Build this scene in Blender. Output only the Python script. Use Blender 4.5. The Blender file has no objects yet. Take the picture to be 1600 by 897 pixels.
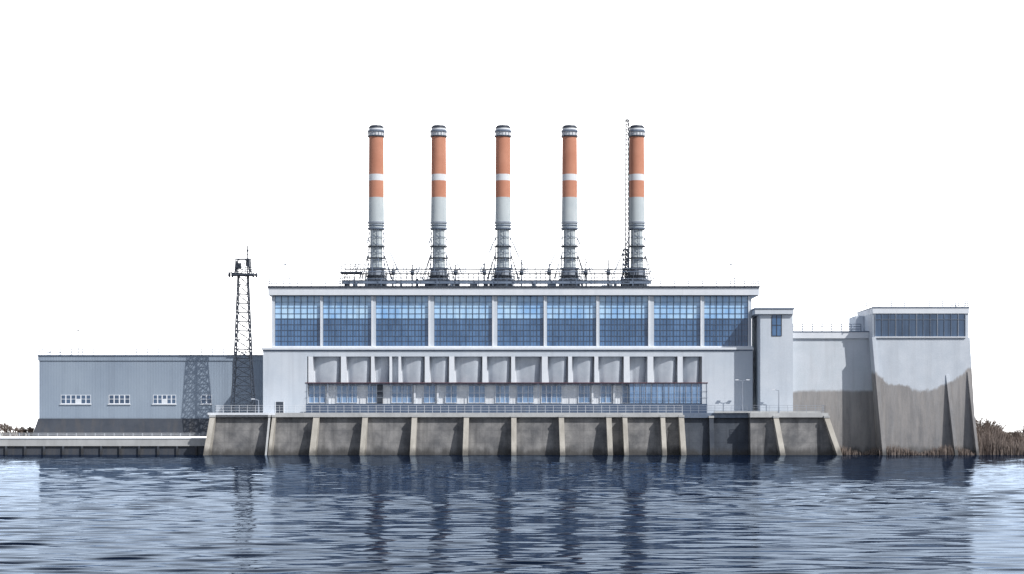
import bpy, math, random
import numpy as np
from mathutils import Vector
random.seed(7); np.random.seed(7)
scene = bpy.context.scene
D = 300.0; EYE = 3.6
def S(y): return (D+y)/D
# survey helpers: plan elevation drawing (decimetres) -> metres at depth y
def X(u,y=0): return (u-800)/10*S(y)
def Z(v,y=0): return EYE+(675-v)/10*S(y)

# ------------------------------------------------------------ materials
def new_mat(name):
    m = bpy.data.materials.new(name); m.use_nodes=True
    nt=m.node_tree; nt.nodes.clear()
    out=nt.nodes.new('ShaderNodeOutputMaterial'); b=nt.nodes.new('ShaderNodeBsdfPrincipled')
    nt.links.new(b.outputs[0],out.inputs[0])
    return m,nt,b
def N(nt,t,**k):
    n=nt.nodes.new(t)
    for a,v in k.items(): setattr(n,a,v)
    return n
def noise(nt,vec,scale,detail=4,rough=.55,sc=(1,1,1)):
    mp=N(nt,'ShaderNodeMapping'); mp.inputs['Scale'].default_value=sc
    nt.links.new(vec,mp.inputs[0])
    n=N(nt,'ShaderNodeTexNoise'); n.inputs['Scale'].default_value=scale
    n.inputs['Detail'].default_value=detail; n.inputs['Roughness'].default_value=rough
    nt.links.new(mp.outputs[0],n.inputs['Vector']); return n.outputs['Fac']
def maprange(nt,val,a,b,c,d,smooth=False):
    m=N(nt,'ShaderNodeMapRange')
    if smooth: m.interpolation_type='SMOOTHSTEP'
    m.inputs['From Min'].default_value=a; m.inputs['From Max'].default_value=b
    m.inputs['To Min'].default_value=c; m.inputs['To Max'].default_value=d
    nt.links.new(val,m.inputs['Value']); return m.outputs[0]
def mixc(nt,f,a,b,mode='MIX'):
    m=N(nt,'ShaderNodeMix',data_type='RGBA',blend_type=mode)
    if isinstance(f,float): m.inputs[0].default_value=f
    else: nt.links.new(f,m.inputs[0])
    for i,c in ((6,a),(7,b)):
        if isinstance(c,tuple): m.inputs[i].default_value=(*c,1)
        else: nt.links.new(c,m.inputs[i])
    return m.outputs[2]
def math_(nt,op,a,b=None):
    m=N(nt,'ShaderNodeMath',operation=op)
    for i,c in ((0,a),(1,b)):
        if c is None: continue
        if isinstance(c,(int,float)): m.inputs[i].default_value=c
        else: nt.links.new(c,m.inputs[i])
    return m.outputs[0]
def surf(name,c1,c2,rough=.8,scale=.4,streak=.5,dirt=(.12,.11,.10),bump=.3,wl=False,metal=0,corr=0,joints=0,split=None,parab=None):
    m,nt,b=new_mat(name)
    g=N(nt,'ShaderNodeNewGeometry'); pos=g.outputs['Position']
    a=noise(nt,pos,scale,8,.6)
    col=mixc(nt,maprange(nt,a,.35,.65,0,1),c1,c2)
    sep=N(nt,'ShaderNodeSeparateXYZ'); nt.links.new(pos,sep.inputs[0])
    z=sep.outputs[2]; x=sep.outputs[0]
    if split:
        zz,c3,c4,amp=split
        nz=noise(nt,pos,.35,8,.65,(1,1,.35))
        edge=math_(nt,'ADD',z,maprange(nt,nz,.3,.7,-amp,amp))
        if parab:
            t=math_(nt,'DIVIDE',math_(nt,'SUBTRACT',x,parab[0]),parab[1])
            edge=math_(nt,'SUBTRACT',edge,math_(nt,'MINIMUM',math_(nt,'MULTIPLY',math_(nt,'MULTIPLY',t,t),parab[2]),parab[2]*1.1))
        f=maprange(nt,edge,zz-.3,zz+.3,1,0,True)
        low=mixc(nt,maprange(nt,noise(nt,pos,.5,9,.68),.35,.65,0,1),c3,c4)
        lower=maprange(nt,z,1,zz+1,0,1)
        low=mixc(nt,lower,low,tuple(v*1.25 for v in c4))
        low=mixc(nt,.6,low,mixc(nt,maprange(nt,noise(nt,pos,1,8,.7,(1,1,.12)),.38,.62,0,1),c3,c4))
        col=mixc(nt,f,col,low)
    st=noise(nt,pos,1.0,6,.6,(1.1,1.1,.05))
    col=mixc(nt,maprange(nt,st,.48,.75,0,streak),col,dirt)
    fine=noise(nt,pos,6,5,.7)
    col=mixc(nt,maprange(nt,fine,.3,.7,0,.25),col,tuple(v*.6 for v in c1))
    if joints:
        fr=math_(nt,'FRACT',math_(nt,'DIVIDE',z,joints))
        col=mixc(nt,maprange(nt,fr,0,.035,.45,0),col,tuple(v*.4 for v in c1))
    if wl:
        nz=noise(nt,pos,.8,5,.6,(1,1,.4))
        e=math_(nt,'ADD',z,maprange(nt,nz,.3,.7,-.5,.5))
        col=mixc(nt,maprange(nt,e,.2,1.5,.75,0,True),col,(.04,.038,.036))
    nt.links.new(col,b.inputs['Base Color'])
    b.inputs['Roughness'].default_value=rough; b.inputs['Metallic'].default_value=metal
    h=fine
    if corr:
        w=math_(nt,'SINE',math_(nt,'MULTIPLY',x,2*math.pi/corr))
        h=math_(nt,'ADD',math_(nt,'MULTIPLY',w,1.2),fine)
    bp=N(nt,'ShaderNodeBump'); bp.inputs['Strength'].default_value=bump; bp.inputs['Distance'].default_value=.05
    nt.links.new(h,bp.inputs['Height']); nt.links.new(bp.outputs[0],b.inputs['Normal'])
    return m
def glass(name,c1,c2,px=1.0,pz=.9,rough=.08,dk=.45):
    m,nt,b=new_mat(name)
    g=N(nt,'ShaderNodeNewGeometry'); pos=g.outputs['Position']
    sn=N(nt,'ShaderNodeVectorMath',operation='SNAP'); nt.links.new(pos,sn.inputs[0]); sn.inputs[1].default_value=(px,50,pz)
    wn=N(nt,'ShaderNodeTexWhiteNoise'); nt.links.new(sn.outputs[0],wn.inputs[0])
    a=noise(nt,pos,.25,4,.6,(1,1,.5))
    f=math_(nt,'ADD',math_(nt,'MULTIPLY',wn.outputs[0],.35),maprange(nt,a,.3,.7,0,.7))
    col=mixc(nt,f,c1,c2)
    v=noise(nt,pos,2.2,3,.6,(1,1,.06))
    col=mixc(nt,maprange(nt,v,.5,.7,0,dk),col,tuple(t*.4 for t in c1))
    nt.links.new(col,b.inputs['Base Color']); b.inputs['Roughness'].default_value=rough
    b.inputs['Specular IOR Level'].default_value=.6
    n2=noise(nt,pos,.9,2,.5)
    bp=N(nt,'ShaderNodeBump'); bp.inputs['Strength'].default_value=.15; bp.inputs['Distance'].default_value=.1
    nt.links.new(n2,bp.inputs['Height']); nt.links.new(bp.outputs[0],b.inputs['Normal'])
    return m

M={}
M['wall']=surf('painted_concrete',(.54,.60,.67),(.64,.685,.74),streak=.28,dirt=(.32,.35,.40),scale=.15)
M['panel']=surf('panel_concrete',(.44,.49,.55),(.57,.61,.66),streak=.35,dirt=(.22,.25,.30),scale=.5)
M['white']=surf('white_paint',(.72,.76,.81),(.79,.82,.86),streak=.15,dirt=(.4,.42,.45),scale=.5,bump=.1)
M['clad']=surf('metal_cladding',(.26,.32,.40),(.32,.385,.46),streak=.40,dirt=(.18,.22,.28),scale=.08,corr=.45,bump=.12,rough=.6)
M['plinth']=surf('dark_plinth',(.045,.055,.075),(.07,.08,.10),streak=.5)
M['dam']=surf('weathered_concrete',(.125,.128,.135),(.31,.305,.30),streak=.7,dirt=(.07,.07,.072),wl=True,bump=.6,joints=1.9)
M['damdark']=surf('shade_toned_concrete',(.05,.062,.085),(.09,.105,.13),streak=.6,dirt=(.035,.04,.05),wl=True,bump=.6,joints=1.9)  # shadow of the recessed dam section put into a dark navy colour
M['butt']=surf('buttress_concrete',(.42,.395,.345),(.56,.53,.47),streak=.5,dirt=(.22,.20,.17),wl=True,bump=.4)
M['coping']=surf('coping_concrete',(.44,.45,.45),(.54,.55,.55),streak=.3,dirt=(.25,.25,.25))
M['retain']=surf('stained_retaining_concrete',(.56,.61,.66),(.63,.67,.72),streak=.3,dirt=(.32,.33,.34),wl=True,split=(10.1,(.13,.128,.13),(.30,.28,.265),.25),bump=.5)
M['intake']=surf('stained_intake_concrete',(.52,.57,.63),(.60,.645,.70),streak=.25,dirt=(.30,.32,.35),wl=True,split=(10.2,(.12,.12,.125),(.30,.28,.265),.9),bump=.5,parab=(64.2,7.2,2.6))
M['orange']=surf('orange_chimney_paint',(.53,.225,.14),(.62,.285,.185),streak=.35,dirt=(.32,.14,.10),scale=.3,bump=.1)
M['chwhite']=surf('white_chimney_paint',(.72,.75,.78),(.81,.83,.84),streak=.2,dirt=(.4,.4,.42),bump=.1)
M['chgrey']=surf('grey_chimney_paint',(.50,.56,.58),(.58,.63,.64),streak=.35,dirt=(.30,.35,.38),bump=.1)
M['steel']=surf('steel_blue_grey',(.11,.15,.22),(.18,.23,.31),streak=.3,rough=.5,scale=1)
M['dark']=surf('dark_steel',(.03,.04,.06),(.055,.07,.095),streak=.1,rough=.5,scale=1)
M['mull']=surf('mullion_steel',(.06,.10,.17),(.09,.14,.22),streak=.1,rough=.5,scale=1)
M['rail']=surf('galvanised_rail',(.26,.30,.36),(.36,.40,.46),streak=.1,rough=.5,scale=1)
M['red']=surf('red_oxide_steel',(.10,.05,.065),(.14,.065,.085),streak=.2,rough=.5)
M['navy']=surf('navy_panel',(.05,.08,.14),(.09,.13,.20),streak=.3,rough=.5)
M['g_up']=glass('window_glass_light',(.20,.44,.80),(.55,.78,.97),dk=.3)  # pale sky reflection put into the glass colour of the upper rows
M['g_lo']=glass('window_glass_dark',(.03,.09,.20),(.11,.23,.43))
M['g_gal']=glass('gallery_glass',(.09,.18,.34),(.28,.44,.66),px=.6,pz=1.4)
M['g_int']=glass('intake_glass',(.025,.055,.11),(.08,.14,.24),px=1.1,pz=3)
M['roof']=surf('roof_felt',(.10,.10,.11),(.15,.15,.16),streak=.1)

# ------------------------------------------------------------ mesh builder
class MB:
    def __init__(s): s.v=[]; s.f=[]; s.m=[]; s.sm=[]; s.mats=[]
    def mi(s,k):
        if k not in s.mats: s.mats.append(k)
        return s.mats.index(k)
    def add(s,vs,fs,k,smooth=False):
        o=len(s.v); s.v+= [tuple(p) for p in vs]; i=s.mi(k)
        for f in fs: s.f.append(tuple(o+a for a in f)); s.m.append(i); s.sm.append(smooth)
    def hexa(s,p,k): # p: 4 bottom ccw, 4 top
        s.add(p,[(3,2,1,0),(4,5,6,7),(0,1,5,4),(1,2,6,5),(2,3,7,6),(3,0,4,7)],k)
    def box(s,x0,x1,y0,y1,z0,z1,k):
        if x0>x1:x0,x1=x1,x0
        if y0>y1:y0,y1=y1,y0
        if z0>z1:z0,z1=z1,z0
        s.hexa([(x0,y0,z0),(x1,y0,z0),(x1,y1,z0),(x0,y1,z0),(x0,y0,z1),(x1,y0,z1),(x1,y1,z1),(x0,y1,z1)],k)
    def bar(s,p,q,r,k,n=4,r2=None):
        p=Vector(p);q=Vector(q);d=(q-p)
        if d.length<1e-6:return
        d.normalize(); a=d.cross(Vector((0,0,1)))
        if a.length<.05:a=d.cross(Vector((0,1,0)))
        a.normalize(); b=d.cross(a); r2=r if r2 is None else r2
        vs=[];o=math.pi/4
        for c,rr in((p,r),(q,r2)):
            for i in range(n):
                t=o+2*math.pi*i/n; vs.append(c+a*math.cos(t)*rr+b*math.sin(t)*rr)
        fs=[(i,(i+1)%n,n+(i+1)%n,n+i) for i in range(n)]
        s.add(vs,fs,k,n>6); s.add(vs,[tuple(range(n))[::-1],tuple(range(n,2*n))],k)
    def lathe(s,cx,cy,prof,k,n=32):
        for (r0,z0),(r1,z1) in zip(prof[:-1],prof[1:]):
            vs=[(cx+r*math.cos(2*math.pi*i/n),cy+r*math.sin(2*math.pi*i/n),z) for r,z in((r0,z0),(r1,z1)) for i in range(n)]
            s.add(vs,[(i,(i+1)%n,n+(i+1)%n,n+i) for i in range(n)],k,abs(z1-z0)>1e-4)
    def railing(s,p,q,h=1.1,sp=1.5,r=.035,k='rail',rails=3):
        p=Vector(p);q=Vector(q);L=(q-p).length;n=max(1,round(L/sp)); u=Vector((0,0,1))
        for i in range(n+1):
            c=p+(q-p)*i/n; s.bar(c,c+u*h,r,k)
        for j in range(rails):
            z=h*(j+1)/rails; s.bar(p+u*z,q+u*z,r*.9,k)
    def lattice(s,cx,cy,z0,z1,w0,w1,n,r,k):
        def ring(t):
            w=(w0+(w1-w0)*t)/2; z=z0+(z1-z0)*t
            return [Vector((cx+a*w,cy+b*w,z)) for a,b in((-1,-1),(1,-1),(1,1),(-1,1))]
        for i in range(n):
            A=ring(i/n);B=ring((i+1)/n)
            for j in range(4):
                k2=(j+1)%4
                s.bar(A[j],B[j],r*1.4,k); s.bar(A[j],B[k2],r*.8,k); s.bar(A[k2],B[j],r*.8,k); s.bar(B[j],B[k2],r*.9,k)
    def obj(s,name,parent=None,shadow=True):
        me=bpy.data.meshes.new(name); me.from_pydata(s.v,[],s.f)
        for k in s.mats: me.materials.append(M[k] if k in M else bpy.data.materials[k])
        me.polygons.foreach_set('material_index',s.m); me.polygons.foreach_set('use_smooth',s.sm)
        me.update()
        o=bpy.data.objects.new(name,me); scene.collection.objects.link(o)
        if parent: o.parent=parent
        return o
def empty(name):
    o=bpy.data.objects.new(name,None); scene.collection.objects.link(o); return o

DK=6.6  # deck level
# ============================================================ POWER STATION
ps=empty('power_station')
yF=6.0; yB=44
zr=Z(447,yF)     # parapet top
zl=Z(543,yF)     # ledge
xl,xr=X(411,yF),X(1176,yF)
ux0,ux1=X(424,yF),X(1176,yF)
b=MB()
# lower block
b.box(xl,X(480,yF),yF,yB,DK-.2,zl-.35,'wall')
b.box(X(1097,yF),xr,yF,yB,DK-.2,zl-.35,'wall')
b.box(X(480,yF)+.002,X(1097,yF)-.002,7.6,yB-.5,DK-.2,Z(557,yF),'white')
b.box(X(480,yF)+.002,X(1097,yF)-.002,yF+.003,yB-.6,Z(557,yF),zl-.36,'wall')
b.box(xl-.25,xr+.1,yF-.3,yB+.2,zl-.35,zl,'white')
b.box(xl-.1,xr,yF-.1,yF,zl-.55,zl-.35,'steel')  # dark strip drawn in as the shadow line under the ledge
b.obj('lower_walls',ps)
# tapering intake panels and fins
b=MB()
pan=[(490,531),(542,578),(586,608),(627,662),(672,700),(711,752),(762,797),(806,845),(857,886),(895,927),(936,973),(985,1010),(1022,1057),(1068,1094)]
zt,zb=Z(557,yF)-.01,Z(598,yF)
for ii,(a,c) in enumerate(pan):
    x0,x1=X(a,yF),X(c,yF); n=14; vs=[]
    deep = ii in (2,7,11)
    for z,t in((zb,.9),(zt,1.0)):
        for i in range(n+1):
            f=-1+2*i/n; xm=(x0+x1)/2
            yy=6.22+.8*((1-f)/2)+.8*(abs(f)**5.0)+(.2 if z==zb else 0)+(.45 if deep else 0)
            vs.append((xm+f*(x1-x0)/2*t,min(yy,7.55),z))
    b.add(vs,[(i,i+1,n+2+i,n+1+i) for i in range(n)],'panel',True)
edges=[480]+[v for p_ in pan for v in p_]+[1097]
for i in range(0,len(edges),2):
    a,c=edges[i],edges[i+1]
    x0,x1=X(a,yF),X(c,yF)
    if c-a>15:
        b.box(x0+.45,x1-.45,7.2,7.59,zb,zt,'wall')
        b.box(x0+.05,x0+.45,5.98,7.58,zb,zt,'white'); b.box(x1-.45,x1-.05,5.98,7.58,zb,zt,'white'); continue
    b.box(x0+.18,x1-.12,5.98,7.55,zb,zt,'white')
b.obj('wall_panels',ps)
# gallery
b=MB()
gx0,gx1=X(476,5),X(1107,5)
zg=Z(598,5)
b.box(gx0,gx1,5.9,7.55,zg-.07,zg+.07,'red')
b.box(gx0,gx1,6.5,7.55,zg-.25,zg-.073,'steel')
b.box(gx0+.2,gx1-.2,5.0,5.1,DK,Z(631,5),'navy')
random.seed(3)
u=482
while u<978:
    w=random.choice([22,26,32,18])
    x0,x1=X(u,7),X(min(u+w,1095),7)
    b.box(x0,x1,7.46,7.59,Z(629,7),zg-.45,'g_gal')
    nn=max(2,int((x1-x0)/.75))
    for i in range(nn+1):
        xx=x0+(x1-x0)*i/nn; b.box(xx-.05,xx+.05,7.38,7.455,Z(629,7),zg-.45,'white')
    b.box(x0,x1,7.39,7.45,Z(614,7)-.04,Z(614,7)+.04,'white')
    b.box(x0-.1,x1+.1,7.3,7.45,Z(629,7)-.1,Z(629,7)-.003,'white')
    if random.random()<.6: b.box(x1+.25,x1+.55,7.0,7.59,DK,zg-.32,'white')
    u+=w+random.choice([12,18,26,16])
for u in range(478,1108,11):
    x=X(u,5); big=(u-478)%33==0
    b.bar((x,6.0,DK),(x,6.0,zg-.1),.06 if big else .022,'steel' if big else 'rail')
# fully glazed east end
b.box(X(985,5),gx1-.25,6.3,6.34,Z(630,5),zg-.1,'g_gal')
for u in range(992,1106,9): b.box(X(u,5)-.04,X(u,5)+.04,6.2,6.295,Z(630,5),zg-.1,'rail')
for z in (Z(621,5),Z(611,5)): b.bar((gx0,5.9,z),(gx1,5.9,z),.03,'rail')
b.obj('gallery',ps)
# doors
b=MB()
b.box(X(431,yF),X(443,yF),yF-.06,yF+.1,DK,Z(628,yF),'dark')
b.box(X(430,yF),X(431,yF),yF-.1,yF+.1,DK,Z(627,yF),'white'); b.box(X(443,yF),X(444,yF),yF-.1,yF+.1,DK,Z(627,yF),'white')
b.box(X(589,7),X(598,7),7.2,7.4,DK,Z(601,7),'dark')
b.obj('doors',ps)
# upper turbine hall
b=MB()
wz0,wz1=Z(541,7),Z(463,7)
b.box(ux0+.3,ux1-.3,7.4,yB-1,zl-.05,zr-.3,'wall')
b.box(X(425,yF),X(1185,yF),6.3,7.39,wz1,zr-1.5,'steel')
b.box(X(419,yF),X(1186,yF),5.8,yB,zr-1.45,zr-.28,'white')
b.box(X(418,yF),X(1187,yF),5.6,yB+.2,zr-.27,zr,'dark')
b.box(ux0,ux1,6.45,7.38,zl,wz0,'white')
b.obj('hall_frame',ps)
bays=[425,503,584,674,773,852,934,1017,1097,1171]
pw=[5,4,7,9,8,5,5,9,6,5]
b=MB(); g=MB()
for i,u in enumerate(bays):
    w=pw[i]/10*1.02
    xc=X(u,7)+(w/2 if i==0 else 0)
    b.box(xc-w/2,xc-w/6,6.4,7.37,wz0,wz1,'white' ); b.box(xc-w/6+.002,xc+w/2,6.5,7.37,wz0,wz1,'wall')
for i in range(9):
    x0=X(bays[i],7)+(pw[i]*.051 if i else .5); x1=X(bays[i+1],7)-pw[i+1]*.051
    zs=Z(498,7)
    g.box(x0,x1,6.95,7.1,zs,wz1,'g_up'); g.box(x0,x1,6.95,7.1,wz0,zs-.003,'g_lo')
    n=round((x1-x0)/1.0)
    for j in range(n+1):
        xx=x0+(x1-x0)*j/n; g.box(xx-.04,xx+.04,6.84,6.945,wz0,wz1,'mull')
        if j<n: 
            xh=xx+(x1-x0)/n/2; g.box(xh-.02,xh+.02,6.9,6.947,wz0,zs,'steel')
    for v in (472,481,490,498,507,516,525,533):
        z=Z(v,7); t=.08 if v==498 else .03
        g.box(x0,x1,6.86,6.946,z-t/2-.01,z+t/2+.01,'mull')
b.obj('hall_piers',ps); g.obj('hall_windows',ps)
# roof rail, lamps
b=MB()
xa,xb_=X(421,yF),X(1185,yF)
b.railing((xa,5.8,zr),(xb_,5.8,zr),1.15,2.2,.08,'steel')
b.railing((xa,yB-1,zr),(xb_,yB-1,zr),1.15,3,.045)
b.railing((xa,5.8,zr),(xa,yB-1,zr),1.15,3,.05); b.railing((xb_,5.8,zr),(xb_,yB-1,zr),1.15,3,.05)
for u in(453,1148):
    x=X(u,8); b.bar((x,8,zr),(x,8,Z(415,8)),.1,'steel'); b.bar((x,8,Z(415,8)),(x-.6,7.6,Z(414,8)),.07,'steel'); b.box(x-.9,x-.5,7.4,7.7,Z(415,8),Z(413,8),'steel')
b.obj('roof_railing',ps)
# rooftop pipework
yc=14
b=MB(); rz=zr-.05
x0,x1=X(536,yc),X(1016,yc)
for (dy,v,r,k) in((-2,439,.15,'dark'),(-1,433,.10,'white'),(1.5,428,.13,'dark'),(2.5,421,.09,'dark'),(-2.2,442,.2,'steel')):
    z=Z(v,yc+dy); b.bar((x0,yc+dy,z),(x1,yc+dy,z),r,k,8)
for i,u in enumerate(range(540,1016,8)):
    x=X(u,yc); h=random.choice([428,432,424,436,420,430]); 
    b.bar((x,yc-2,rz),(x,yc-2,Z(h,yc)),.07,'dark')
    if i%4==0: b.bar((x,yc-2,Z(438,yc)),(x,yc+2.5,Z(424,yc)),.06,'dark')
for i in range(46):
    u=random.uniform(540,1010); x=X(u,yc); w=random.uniform(.2,1.0); hh=random.uniform(.6,1.9); dy=random.uniform(-2.5,2)
    b.box(x-w/2,x+w/2,yc+dy,yc+dy+.8,rz,rz+hh,random.choice(['dark','steel','rail','rail','white']))
for u in (615,645,712,757,815,858,915,950):
    x=X(u,yc); b.bar((x,yc-1,rz),(x,yc-1,Z(random.uniform(405,418),yc)),.1,'dark',6)
    b.bar((x-.9,yc-1,Z(426,yc)),(x+.9,yc-1,Z(422,yc)),.09,'dark')
    z=Z(426,yc); b.lathe(x,yc-1,[(.28,z-.5),(.34,z),(.2,z+.5)],'dark',10)
b.railing((x0,yc-3,Z(427,yc)),(x1,yc-3,Z(427,yc)),1.1,2.5,.06,'steel',2)
b.box(x0,x1,yc-3.1,yc-2.4,Z(427.6,yc),Z(426.5,yc),'steel')
for u in range(538,1016,30):
    b.bar((X(u,yc),yc-3,rz),(X(u,yc),yc-3,Z(427,yc)),.08,'dark')
x=X(768,yc); b.bar((x,yc,rz),(x,yc,Z(364,yc)),.08,'steel'); x=X(756,yc); b.bar((x,yc,rz),(x,yc,Z(392,yc)),.07,'steel')
# platform at west end of pipework
b.box(X(534,yc),X(566,yc),yc-3.3,yc,Z(429,yc),Z(427,yc),'dark'); b.railing((X(534,yc),yc-3.3,Z(427,yc)),(X(566,yc),yc-3.3,Z(427,yc)),1.2,.8,.07,'dark')
for u in(535,545,556,565): b.bar((X(u,yc),yc-3.2,rz),(X(u,yc),yc-3.2,Z(427,yc)),.09,'dark')
b.obj('roof_pipework',ps)

# ============================================================ CHIMNEYS
for u in (588,685.5,786,890,995):
    b=MB(); cx=X(u,yc); R=1.25; z=lambda v: Z(v,yc)
    def ring(v0,v1,r,k): b.lathe(cx,yc,[(R*.9,z(v1)),(r,z(v1)),(r,z(v0)),(R*.9,z(v0))],k)
    b.lathe(cx,yc,[(R,z(273)),(R*.97,z(214))],'orange')
    b.lathe(cx,yc,[(R*1.0,z(283)),(R,z(273))],'chwhite')
    b.lathe(cx,yc,[(R*1.0,z(309)),(R,z(283))],'orange')
    b.lathe(cx,yc,[(R*1.04,z(349)),(R*1.01,z(309))],'chgrey')
    b.lathe(cx,yc,[(R*.97,z(214)),(R*.97,z(201))],'chwhite')
    b.lathe(cx,yc,[(R*.97,z(201)),(R*.85,z(196.5)),(R*.6,z(196)),(R*.6,z(205))],'dark')
    ring(204,206.5,R*1.1,'steel'); ring(212.5,214.5,R*1.1,'dark'); ring(199,200.5,R*1.02,'dark')
    for i in range(16):
        t=2*math.pi*i/16; b.bar((cx+R*1.07*math.cos(t),yc+R*1.07*math.sin(t),z(214)),(cx+R*1.07*math.cos(t),yc+R*1.07*math.sin(t),z(205)),.04,'steel')
    ring(347,349.5,R*1.12,'rail'); ring(352,353.5,R*1.1,'steel'); ring(356.5,358.5,R*1.14,'steel')
    b.lathe(cx,yc,[(R*.98,z(359)),(R*1.0,z(349))],'chgrey')
    b.lathe(cx,yc,[(R*.85,rz),(R*.85,z(420)),(R*.8,z(400)),(R*.8,z(359))],'chgrey')
    lv=[359,371,383,395,407,420]
    nn=8
    for a_,c_ in zip(lv[:-1],lv[1:]):
        f0=1+max(0,(a_-390)/30)*.18; f1=1+max(0,(c_-390)/30)*.18
        P=[(cx+R*1.02*f0*math.cos(2*math.pi*i/nn+.3),yc+R*1.02*f0*math.sin(2*math.pi*i/nn+.3),z(a_)) for i in range(nn)]
        Q=[(cx+R*1.02*f1*math.cos(2*math.pi*i/nn+.3),yc+R*1.02*f1*math.sin(2*math.pi*i/nn+.3),z(c_)) for i in range(nn)]
        for i in range(nn):
            b.bar(P[i],Q[i],.06,'rail' if i%2 else 'steel'); b.bar(P[i],P[(i+1)%nn],.05,'steel')
            if i%2: b.bar(P[i],Q[(i+1)%nn],.04,'steel')
    for v in(386,404): b.lathe(cx,yc,[(R*.8,z(v)),(R*1.2,z(v)),(R*1.2,z(v-1)),(R*.8,z(v-1))],'dark')
    ring(419,421,R*1.3,'dark')
    b.lathe(cx,yc,[(R*1.45,rz),(R*1.4,z(436)),(R*1.15,z(434)),(R*1.1,z(421))],'rail')
    ring(431,433,R*1.5,'dark')
    for i in range(8):
        t=2*math.pi*i/8; b.bar((cx+R*1.6*math.cos(t),yc+R*1.6*math.sin(t),rz),(cx+R*1.25*math.cos(t),yc+R*1.25*math.sin(t),z(421)),.07,'dark')
    lx=cx-R*1.1
    b.bar((lx,yc-.5,z(420)),(lx,yc-.5,z(200)),.035,'steel'); b.bar((lx,yc-.1,z(420)),(lx,yc-.1,z(200)),.035,'steel')
    # guy wires and raking struts
    for sx in(-1,1):
        for sy in(-1,1): b.bar((cx+sx*R,yc+sy*.5,z(372)),(cx+sx*3.7,yc+sy*3,z(426)),.06,'rail')
        b.bar((cx+sx*R*1.1,yc-.6,z(400)),(cx+sx*2.6,yc-2,z(438)),.07,'dark')
        b.bar((cx+sx*R*1.1,yc+.6,z(400)),(cx+sx*2.6,yc+2,z(438)),.07,'dark')
    b.obj('chimney')
# lattice mast on roof
b=MB(); cx=X(980,12)
b.lattice(cx,12,zr,Z(187,12),.62,.5,34,.065,'dark')
b.lattice(cx-.3,12,zr,Z(390,12),.9,.8,8,.07,'dark')
b.bar((cx,12,Z(188,12)),(cx,12,Z(184,12)),.08,'dark'); b.box(cx-.35,cx+.35,11.8,12.2,Z(190,12),Z(188.5,12),'dark')
b.obj('lattice_mast')

# ============================================================ WAREHOUSE
wh=empty('warehouse_building'); yw=13; b=MB()
x0=X(61,yw); x1=X(411,yF)-.0; zt=Z(555,yw); zb=Z(654,yw)
b.box(x0,x1-.01,yw,yw+25,zb,zt-.9,'clad')
b.box(x0-.15,x1-.01,yw-.15,yw+25.2,zt-.9,zt-.12,'clad'); b.box(x0-.25,x1-.01,yw-.3,yw+25.3,zt-.12,zt+.05,'steel')
b.hexa([(X(52,yw),yw-.8,2.9),(x1-.01,yw-.8,2.9),(x1-.01,yw+24,2.9),(X(52,yw),yw+24,2.9),(x0-.1,yw-.2,zb),(x1-.01,yw-.2,zb),(x1-.01,yw+24,zb),(x0-.1,yw+24,zb)],'plinth')
b.obj('walls',wh)
b=MB()
for a,c,n in((95,142,6),(170,203,4),(239,275,5),(314,331,2)):
    xa,xc=X(a,yw),X(c,yw); za,zc=Z(631,yw),Z(617,yw)
    b.box(xa,xc,yw-.05,yw+.2,za,zc,'white')
    w=(xc-xa)/n
    for i in range(n):
        for (t0,t1) in((.06,.5),(.56,.94)):
            z0_=za+(zc-za)*t0; z1_=za+(zc-za)*t1
            if i==n//2 and t0<.1 and n>4: continue
            b.box(xa+w*i+.12,xa+w*(i+1)-.08,yw-.06,yw+.1,z0_,z1_,'g_int')
    b.box(xa-.15,xc+.15,yw-.2,yw-.062,za-.14,za-.003,'white')
b.obj('windows',wh)
b=MB(); b.railing((x0,yw,zt),(x1-.3,yw,zt),1.0,1.8,.08,'steel',2); b.railing((x0,yw,zt),(x0,yw+24,zt),1.0,2,.05)
x=X(122,yw+3); b.bar((x,yw+3,zt-.5),(x,yw+3,Z(505,yw)),.11,'dark'); b.bar((x-.25,yw+3,Z(515,yw)),(x+.25,yw+3,Z(515,yw)),.06,'dark')
b.obj('roof_railing_and_antenna',wh)

# ============================================================ LATTICE TOWER
b=MB(); yt=5; cx=X(380,yt)
zb=DK; zt=Z(431,yt)
b.lattice(cx,yt,zb,Z(560,yt),3.5,2.5,6,.07,'dark')
b.lattice(cx,yt,Z(560,yt),zt,2.5,1.5,9,.08,'dark')
b.box(cx-1.7,cx+1.7,yt-1.2,yt+1.2,zt,zt+.25,'dark')
b.bar((cx-2.4,yt,zt+.5),(cx+2.3,yt,zt+.2),.13,'dark'); 
for sx in(-2.2,-1.7,1.6,2.1): b.lathe(cx+sx,yt,[(.05,zt-.3),(.22,zt-.05),(.22,zt+.3),(.05,zt+.5)],'dark',8)
b.lattice(cx,yt,zt+.25,Z(405,yt),2.3,2.0,2,.08,'dark')
b.railing((cx-1.7,yt-1.2,zt+.25),(cx+1.7,yt-1.2,zt+.25),1.0,.6,.06,'dark')
b.box(cx-1.1,cx-.3,yt-.6,yt+.2,zt+1.1,zt+2.0,'dark'); b.box(cx+.5,cx+1.1,yt-.6,yt+.2,zt+1.5,zt+2.6,'dark')
px_=cx+.7
b.bar((px_,yt,zt),(px_,yt,Z(384,yt)),.11,'dark',6); b.bar((px_-.5,yt,Z(398,yt)),(px_+.5,yt,Z(398,yt)),.08,'dark'); b.lathe(px_,yt,[(.05,Z(394,yt)),(.25,Z(392,yt)),(.05,Z(389,yt))],'dark',8)
b.bar((cx-1.3,yt,Z(405,yt)),(cx+1.3,yt,Z(405,yt)),.1,'dark'); 
b.obj('lattice_tower')

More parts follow.
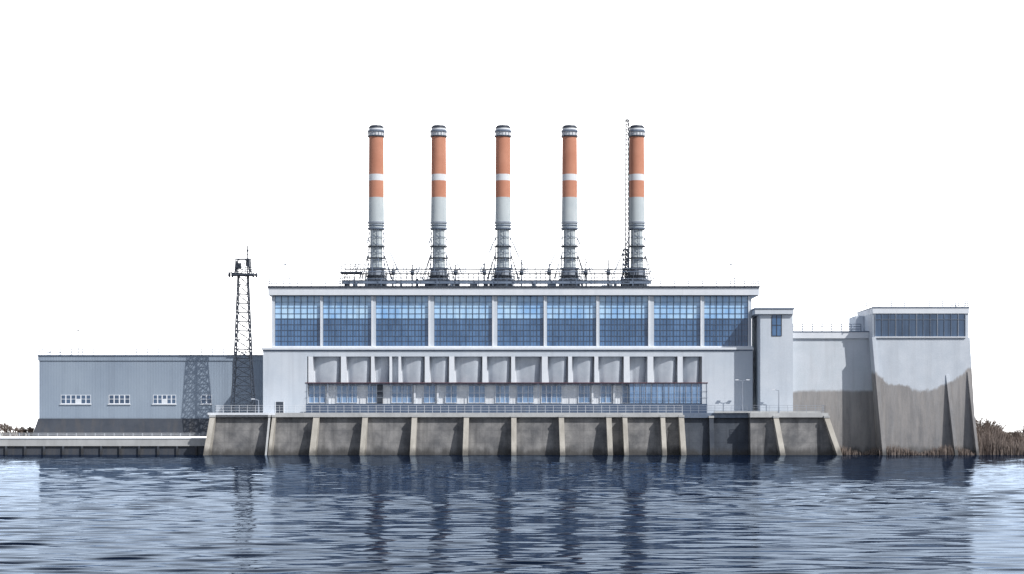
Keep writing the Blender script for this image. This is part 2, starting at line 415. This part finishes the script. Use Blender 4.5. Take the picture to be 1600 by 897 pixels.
# ============================================================ DAM / PLATFORM
dm=empty('concrete_dam'); b=MB()
def face(u0,u1,ub0,ub1,yt_,yb_,zt_,k,depth=9.5):
    b.hexa([(X(ub0),yb_,-1.5),(X(ub1),yb_,-1.5),(X(ub1),depth,-1.5),(X(ub0),depth,-1.5),(X(u0),yt_,zt_),(X(u1),yt_,zt_),(X(u1),depth,zt_),(X(u0),depth,zt_)],k)
face(332,1066,322,1068,.6,.1,5.9,'dam')
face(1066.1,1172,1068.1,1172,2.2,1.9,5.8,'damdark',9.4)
face(1172.1,1291,1172.1,1311,-.2,-.8,5.85,'dam',9.3)
b.obj('wall',dm); b=MB()
b.box(X(326),X(1067),-.1,9.6,5.92,DK,'coping')
b.box(X(326)-.1,X(430),-.35,9.7,DK-.35,DK+.004,'white')
b.box(X(1067)+.003,X(1171),1.6,9.6,5.82,DK-.02,'steel')
b.box(X(1171)+.003,X(1293),-.9,9.6,5.87,DK-.01,'coping')
b.box(X(1117),X(1285),1.0,1.5,DK,DK+.25,'coping')
b.obj('coping',dm); b=MB()
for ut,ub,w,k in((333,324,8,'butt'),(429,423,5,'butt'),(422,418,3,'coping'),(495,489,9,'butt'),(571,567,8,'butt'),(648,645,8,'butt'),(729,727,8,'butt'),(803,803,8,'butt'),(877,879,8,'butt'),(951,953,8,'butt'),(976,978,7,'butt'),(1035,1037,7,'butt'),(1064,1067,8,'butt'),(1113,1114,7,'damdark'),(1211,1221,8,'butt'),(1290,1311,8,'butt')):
    h=w/20; yb_,yt_=(-3.2,-.9)
    if k=='damdark': yb_,yt_=.6,1.4
    if ut>1200: yb_,yt_=-3.8,-1.3
    zt_=5.9 if ut<1100 else 5.8
    b.hexa([(X(ub)-h,yb_,-1.5),(X(ub)+h,yb_,-1.5),(X(ub)+h,2.5,-1.5),(X(ub)-h,2.5,-1.5),(X(ut)-h,yt_,zt_),(X(ut)+h,yt_,zt_),(X(ut)+h,2.5,zt_),(X(ut)-h,2.5,zt_)],k)
    b.box(X(ut)-h-.06,X(ut)+h+.06,yt_-.12,yt_+.6,zt_+.003,zt_+.34,'coping')
b.obj('buttresses',dm); b=MB()
b.railing((X(336),.1,DK+.004),(X(1066),.1,DK+.004),1.15,1.25,.03,'white')
b.railing((X(336),.1,DK+.004),(X(336),9,DK+.004),1.15,1.25,.03,'white')
b.railing((X(1068),1.9,DK),(X(1170),1.9,DK),1.15,1.25,.035,'rail')
b.railing((X(1172),-.6,DK),(X(1288),-.6,DK),1.15,1.4,.035,'rail')
b.railing((X(1288),-.6,DK),(X(1288),2,DK),1.15,1.4,.035,'rail')
b.obj('railing',dm)

# ============================================================ GATEHOUSE
gh=empty('gatehouse_tower'); b=MB()
yg=2.6; x0,x1=X(1188,yg),X(1239,yg); zt=Z(491,yg)
b.box(x0,x1,yg,yg+11,DK,zt,'wall')
b.box(x0-.9,x1+.05,yg-.5,yg+11.4,zt,zt+.75,'wall'); b.box(x0-1.0,x1+.15,yg-.6,yg+11.5,zt+.753,zt+.98,'steel')
b.box(X(1206,yg),X(1221,yg),yg-.02,yg+.2,Z(525,yg),zt-.05,'g_lo')
for u in(1206,1213.5,1221): b.box(X(u,yg)-.05,X(u,yg)+.05,yg-.08,yg-.023,Z(525,yg),zt-.05,'dark')
for v in(525,508): b.box(X(1206,yg),X(1221,yg),yg-.07,yg-.024,Z(v,yg)-.05,Z(v,yg)+.05,'dark')
b.obj('tower_body',gh)

# ============================================================ RETAINING WALL
b=MB(); yr=4.2; zt=Z(518,yr)
b.hexa([(X(1236,yr),yr-1.2,-1.5),(X(1385,yr),yr-1.2,-1.5),(X(1385,yr),20,-1.5),(X(1236,yr),20,-1.5),(X(1236,yr),yr,zt-1.1),(X(1385,yr),yr,zt-1.1),(X(1385,yr),20,zt-1.1),(X(1236,yr),20,zt-1.1)],'retain')
b.box(X(1236,yr),X(1362,yr),yr-.35,20,zt-1.1+.003,zt,'white')
b.box(X(1236,yr),X(1362,yr),yr-.42,yr-.353,zt-.12,zt+.05,'steel')
b.box(X(1236,yr),X(1366,yr),yr-.25,yr-.05,Z(609,yr),Z(607.5,yr),'coping')
b.railing((X(1239,yr),yr,zt),(X(1345,yr),yr,zt),1.15,1.6,.09,'steel')
b.obj('retaining_wall')

# ============================================================ INTAKE BUILDING
ib=empty('intake_building'); b=MB(); yi=0.6; zt=Z(480,yi)
xL,xR=X(1364,yi),X(1513,yi)
b.hexa([(X(1378,yi),yi-1.0,-1.5),(X(1525,yi),yi-1.0,-1.5),(X(1525,yi),22,-1.5),(X(1378,yi),22,-1.5),(xL,yi,Z(527,yi)),(xR+.25,yi,Z(527,yi)),(xR+.25,22,Z(527,yi)),(xL,22,Z(527,yi))],'intake')
b.box(xL,xR,yi+.02,14,Z(527,yi)+.003,zt-1.0,'wall'); b.box(xL-.05,xR+.1,yi-.15,14.1,zt-1.0+.003,zt-.1,'white'); b.box(xL-.1,xR+.15,yi-.25,14.2,zt-.097,zt+.05,'steel')
b.box(X(1362,yi)-1.2,xL-.06,8,14,DK,zt-.9,'wall')
for ut,ub,vt,w in((1366,1379,527,6),(1481,1491,586,5),(1514,1524,581,4)):
    z_=Z(vt,yi); h=w/20
    b.hexa([(X(ub)-h,yi-3.0,-1.5),(X(ub)+h,yi-3.0,-1.5),(X(ub)+h,yi+2,-1.5),(X(ub)-h,yi+2,-1.5),(X(ut)-h,yi-.4,z_),(X(ut)+h,yi-.4,z_),(X(ut)+h,yi+2,z_),(X(ut)-h,yi+2,z_)],'intake')
b.obj('walls',ib); b=MB()
wx0,wx1=X(1367,yi),X(1508,yi); za,zc=Z(526,yi),Z(490,yi)
b.box(wx0,wx1,yi-.03,yi+.4,za,zc,'g_int')
for i in range(14):
    xx=wx0+(wx1-wx0)*i/13; b.box(xx-.04,xx+.04,yi-.14,yi-.033,za,zc,'steel' if i%3 else 'rail')
b.box(wx0,wx1,yi-.12,yi-.034,Z(499,yi)-.04,Z(499,yi)+.04,'steel')
b.box(wx0-.1,wx1+.1,yi-.3,yi-.036,za-.18,za,'white')
b.obj('window_strip',ib); b=MB()
b.railing((xL-1,yi+.3,zt),(xR,yi+.3,zt),.95,1.9,.08); b.railing((xR,yi+.3,zt),(xR,13,zt),.95,1.9,.05); b.railing((xL-1,yi+.3,zt),(xL-1,13,zt),.95,1.9,.05)
b.obj('roof_railing',ib)

# ============================================================ QUAY
b=MB(); yq=3.0
b.box(-160,X(327,yq),yq,yq+9.5,Z(697,yq),Z(686,yq),'coping'); b.box(-160,X(327,yq),yq+.3,yq+9.4,-1.5,Z(697,yq)-.003,'plinth')
b.box(-160,X(327,yq),yq-.1,yq+.35,Z(686,yq)+.003,Z(684,yq),'white')
b.railing((-160,yq+.2,Z(684,yq)),(X(326,yq),yq+.2,Z(684,yq)),.72,1.5,.045,'white')
for i in range(40): b.box(-158+i*3,-157.7+i*3,yq-.06,yq+.31,-1,Z(697,yq)-.01,'damdark')
b.obj('quay')

# ============================================================ STREET LAMPS
def lamp(u,y,vt,double,base=DK):
    b=MB(); x=X(u,y); z=Z(vt,y)
    b.bar((x,y,base),(x,y,base+.9),.13,'rail',8); b.bar((x,y,base+.9),(x,y,z),.08,'rail',8,.05)
    for sx in((-1,1) if double else (-1,)):
        b.bar((x,y,z-.05),(x+sx*.7,y,z+.12),.045,'rail',6); b.box(x+sx*.6,x+sx*1.15,y-.15,y+.15,z+.08,z+.22,'white')
    b.obj('street_lamp')
lamp(1160,3.5,595,True); lamp(404,3,625,False); lamp(1217,1.0,610,False)

# ============================================================ GROUND
def gmat(name,c1,c2,s):
    m,nt,bs=new_mat(name); g=N(nt,'ShaderNodeNewGeometry')
    a=noise(nt,g.outputs['Position'],s,8,.65); nt.links.new(mixc(nt,maprange(nt,a,.35,.65,0,1),c1,c2),bs.inputs['Base Color'])
    bs.inputs['Roughness'].default_value=.95
    bp=N(nt,'ShaderNodeBump'); bp.inputs['Distance'].default_value=.3; nt.links.new(a,bp.inputs['Height']); nt.links.new(bp.outputs[0],bs.inputs['Normal']); M[name]=m
gmat('dry_grass',(.14,.12,.09),(.26,.22,.17),.6)
b=MB()
b.add([(-6000,12.3,2.95),(6000,14,2.95),(6000,6000,2.95),(-6000,6000,2.95)],[(0,1,2,3)],'dry_grass')
b.obj('ground')
b=MB(); nx=120; rows=[(1.0,-.5),(3,.15),(6,.9),(10,1.9),(14,2.94)]
vs=[]
for j,(y,z) in enumerate(rows):
    for i in range(nx+1):
        x=X(1500)+i*2.5; vs.append((x,y+math.sin(i*.7)*.6+random.uniform(-.3,.3),z+(random.uniform(-.12,.12) if 0<j<4 else 0)))
b.add(vs,[(j*(nx+1)+i,j*(nx+1)+i+1,(j+1)*(nx+1)+i+1,(j+1)*(nx+1)+i) for j in range(4) for i in range(nx)],'dry_grass',True)
b.obj('riverbank')

# ============================================================ VEGETATION
M['twig']=surf('bare_twig',(.13,.10,.085),(.22,.17,.14),streak=.1,scale=2)
M['reed']=surf('dry_reed',(.17,.135,.12),(.30,.245,.21),streak=.1,scale=3)
def branch(b,p,d,L,r,lev):
    q=p+d*L; b.bar(p,q,r,'twig',3,r*.6)
    if lev==0: return
    for i in range(random.randint(3,4)):
        t=random.uniform(.35,1.0); nd=(d+Vector((random.uniform(-.75,.75),random.uniform(-.75,.75),random.uniform(-.1,.5)))).normalized()
        branch(b,p+d*L*t,nd,L*random.uniform(.5,.75),r*.65,lev-1)
def shrubs(b,x,y,z,h):
    for i in range(5):
        d=Vector((random.uniform(-.5,.5),random.uniform(-.5,.5),1)).normalized()
        branch(b,Vector((x+random.uniform(-.3,.3),y,z)),d,h*.42,.06,3)
b=MB()
for i in range(20):
    u=random.uniform(-25,54); y=random.uniform(14,22); h=random.uniform(1.6,2.6)*(1.3 if u<30 else .8)
    shrubs(b,X(u,y),y,2.9,h)
b.obj('bare_shrubs')
b=MB()
for i in range(50):
    u=1522+ (random.random()**1.3)*150; y=random.uniform(3,14); zg_=-.2+ (y-1)/13*3
    shrubs(b,X(u,y),y,zg_,random.uniform(2.4,4.2)*(1.25 if u<1560 else .9))
b.obj('bare_shrubs')
b=MB()
def reed(x,y,z,h):
    l=random.uniform(-.18,.18)*h; w=random.uniform(.025,.055); a=random.uniform(0,3.14); dx,dy=math.cos(a)*w,math.sin(a)*w
    b.add([(x-dx,y-dy,z),(x+dx,y+dy,z),(x+l*.4+dx,y+dy,z+h*.6),(x+l*.4-dx,y-dy,z+h*.6),(x+l,y,z+h)],[(0,1,2,3),(3,2,4)],'reed')
for i in range(8000):
    u=random.triangular(1515,1720,1540); y=random.uniform(.2,9); z=-.4+max(0,(y-1))/13*2.6
    reed(X(u,y),y,z,random.uniform(.9,3.0)*(1.3 if u<1570 else .85))
for i in range(2200):
    u=random.uniform(1305,1530); y=random.uniform(-2.0,-.9) if u>1375 else random.uniform(.5,2.8)
    reed(X(u,y),y,-.3,random.uniform(.4,1.2)*(.7+1.1*abs(math.sin(u*.035))))
b.obj('reeds')

# ============================================================ WATER
def waves(x,y):
    h=np.zeros_like(x); rs=np.random.RandomState(5)
    for i in range(90):
        lam=0.5*(3.6/0.5)**(rs.rand()**1.0); th=rs.normal(0,.27); k=2*math.pi/lam
        amp=lam*0.0020*(1.25 if .8<lam<2.2 else .65)
        ph=rs.rand()*6.283
        h+=amp*np.sin(k*(math.sin(th)*x+math.cos(th)*y)+ph+0.9*np.sin(.11*x+.07*y+ph)+.7*np.sin(.31*x-.13*y+2*ph))
    return h
ys=[-262.0]
while ys[-1]<3.5: ys.append(ys[-1]+max(.10,.0024*(300+ys[-1])))
xs=[0.0]
while xs[-1]<120: xs.append(xs[-1]+(.17 if xs[-1]<22 else min(.5,.17+(xs[-1]-22)*.012)))
xs=np.array([-v for v in xs[:0:-1]]+xs); ys=np.array(ys)
GX,GY=np.meshgrid(xs,ys)
patch=.85+.4*np.sin(GX*.06+1.3*np.sin(GY*.05))*np.sin(GY*.06+.8*np.sin(GX*.05))
# sheltered, calmer water close to the wall
shelter=np.clip((-GY)/200,0,1)*.62+.38
GZ=waves(GX,GY)*patch*shelter
nr,nc=GX.shape
co=np.stack([GX,GY,GZ],-1).reshape(-1,3)
idx=np.arange(nr*nc).reshape(nr,nc)
q=np.stack([idx[:-1,:-1],idx[:-1,1:],idx[1:,1:],idx[1:,:-1]],-1).reshape(-1,4)
n0=len(co)
far=np.array([[-4000,-1500,-.35],[4000,-1500,-.35],[4000,12,-.35],[-4000,12,-.35]])
co=np.vstack([co,far]); q=np.vstack([q,[[n0,n0+1,n0+2,n0+3]]])
me=bpy.data.meshes.new('water'); me.vertices.add(len(co)); me.vertices.foreach_set('co',co.ravel())
me.loops.add(q.size); me.loops.foreach_set('vertex_index',q.ravel().astype(np.int32))
me.polygons.add(len(q)); me.polygons.foreach_set('loop_start',(np.arange(len(q))*4).astype(np.int32))
me.polygons.foreach_set('use_smooth',np.ones(len(q),bool)); me.update(calc_edges=True); me.validate()
wo=bpy.data.objects.new('water',me); scene.collection.objects.link(wo)
m,nt,bs=new_mat('river_water')
nt.nodes.remove(bs); outn=[n for n in nt.nodes if n.type=='OUTPUT_MATERIAL'][0]
g=N(nt,'ShaderNodeNewGeometry')
a=noise(nt,g.outputs['Position'],1.6,4,.6,(.5,1.5,1))
bp=N(nt,'ShaderNodeBump'); bp.inputs['Strength'].default_value=.15; bp.inputs['Distance'].default_value=.04
nt.links.new(a,bp.inputs['Height'])
df=N(nt,'ShaderNodeBsdfDiffuse'); df.inputs[0].default_value=(.003,.007,.019,1)
gl=N(nt,'ShaderNodeBsdfGlossy'); gl.inputs[0].default_value=(.66,.80,1,1); gl.inputs['Roughness'].default_value=.03
nt.links.new(bp.outputs[0],gl.inputs['Normal'])
fr=N(nt,'ShaderNodeFresnel'); fr.inputs[0].default_value=1.33; nt.links.new(bp.outputs[0],fr.inputs['Normal'])
mx=N(nt,'ShaderNodeMixShader'); nt.links.new(math_(nt,'MULTIPLY',math_(nt,'POWER',fr.outputs[0],2.6),.68),mx.inputs[0])
nt.links.new(df.outputs[0],mx.inputs[1]); nt.links.new(gl.outputs[0],mx.inputs[2]); nt.links.new(mx.outputs[0],outn.inputs[0])
me.materials.append(m)
print('water verts',len(co))

# ============================================================ LIGHT / WORLD
sv=Vector((1.1,-1.0,1.4)).normalized()
el=math.asin(sv.z); az=math.atan2(sv.x,sv.y)
sd=bpy.data.lights.new('sun','SUN'); sd.energy=3.9; sd.angle=math.radians(.5); sd.color=(1,.975,.945)
so=bpy.data.objects.new('sun',sd); scene.collection.objects.link(so); so.rotation_euler=sv.to_track_quat('Z','Y').to_euler()
w=bpy.data.worlds.new('World'); scene.world=w; w.use_nodes=True; nt=w.node_tree; nt.nodes.clear()
out=N(nt,'ShaderNodeOutputWorld'); bg=N(nt,'ShaderNodeBackground'); sky=N(nt,'ShaderNodeTexSky',sky_type='NISHITA')
sky.sun_disc=False; sky.sun_elevation=el; sky.sun_rotation=az; sky.dust_density=.8
tc=N(nt,'ShaderNodeTexCoord'); sp=N(nt,'ShaderNodeSeparateXYZ'); nt.links.new(tc.outputs['Generated'],sp.inputs[0])
f=maprange(nt,sp.outputs[2],.24,.40,0,.95,True)
# added sky brightness on the land side to whiten water reflections, less riverward
land_boost=maprange(nt,sp.outputs[1],0,.6,0,1,True)
up=maprange(nt,sp.outputs[2],.05,.15,0,1,True)
sky_boost=mixc(nt,up,(30,30,30),(42,42,42))
hz=mixc(nt,land_boost,(10.4,10.5,10.7),sky_boost)
haze=mixc(nt,f,hz,sky.outputs[0])
nt.links.new(haze,bg.inputs[0]); bg.inputs[1].default_value=.1
nt.links.new(bg.outputs[0],out.inputs[0])

cd=bpy.data.cameras.new('camera'); cam=bpy.data.objects.new('camera',cd); scene.collection.objects.link(cam)
cam.location=(0,-D,EYE); cam.rotation_euler=(math.radians(90),0,0)
cd.sensor_width=36; cd.lens=67.5; cd.shift_y=(675-448.5)/1600; cd.clip_end=20000; cd.clip_start=.5
scene.camera=cam
scene.view_settings.view_transform='Standard'; scene.view_settings.look='None'; scene.view_settings.exposure=0
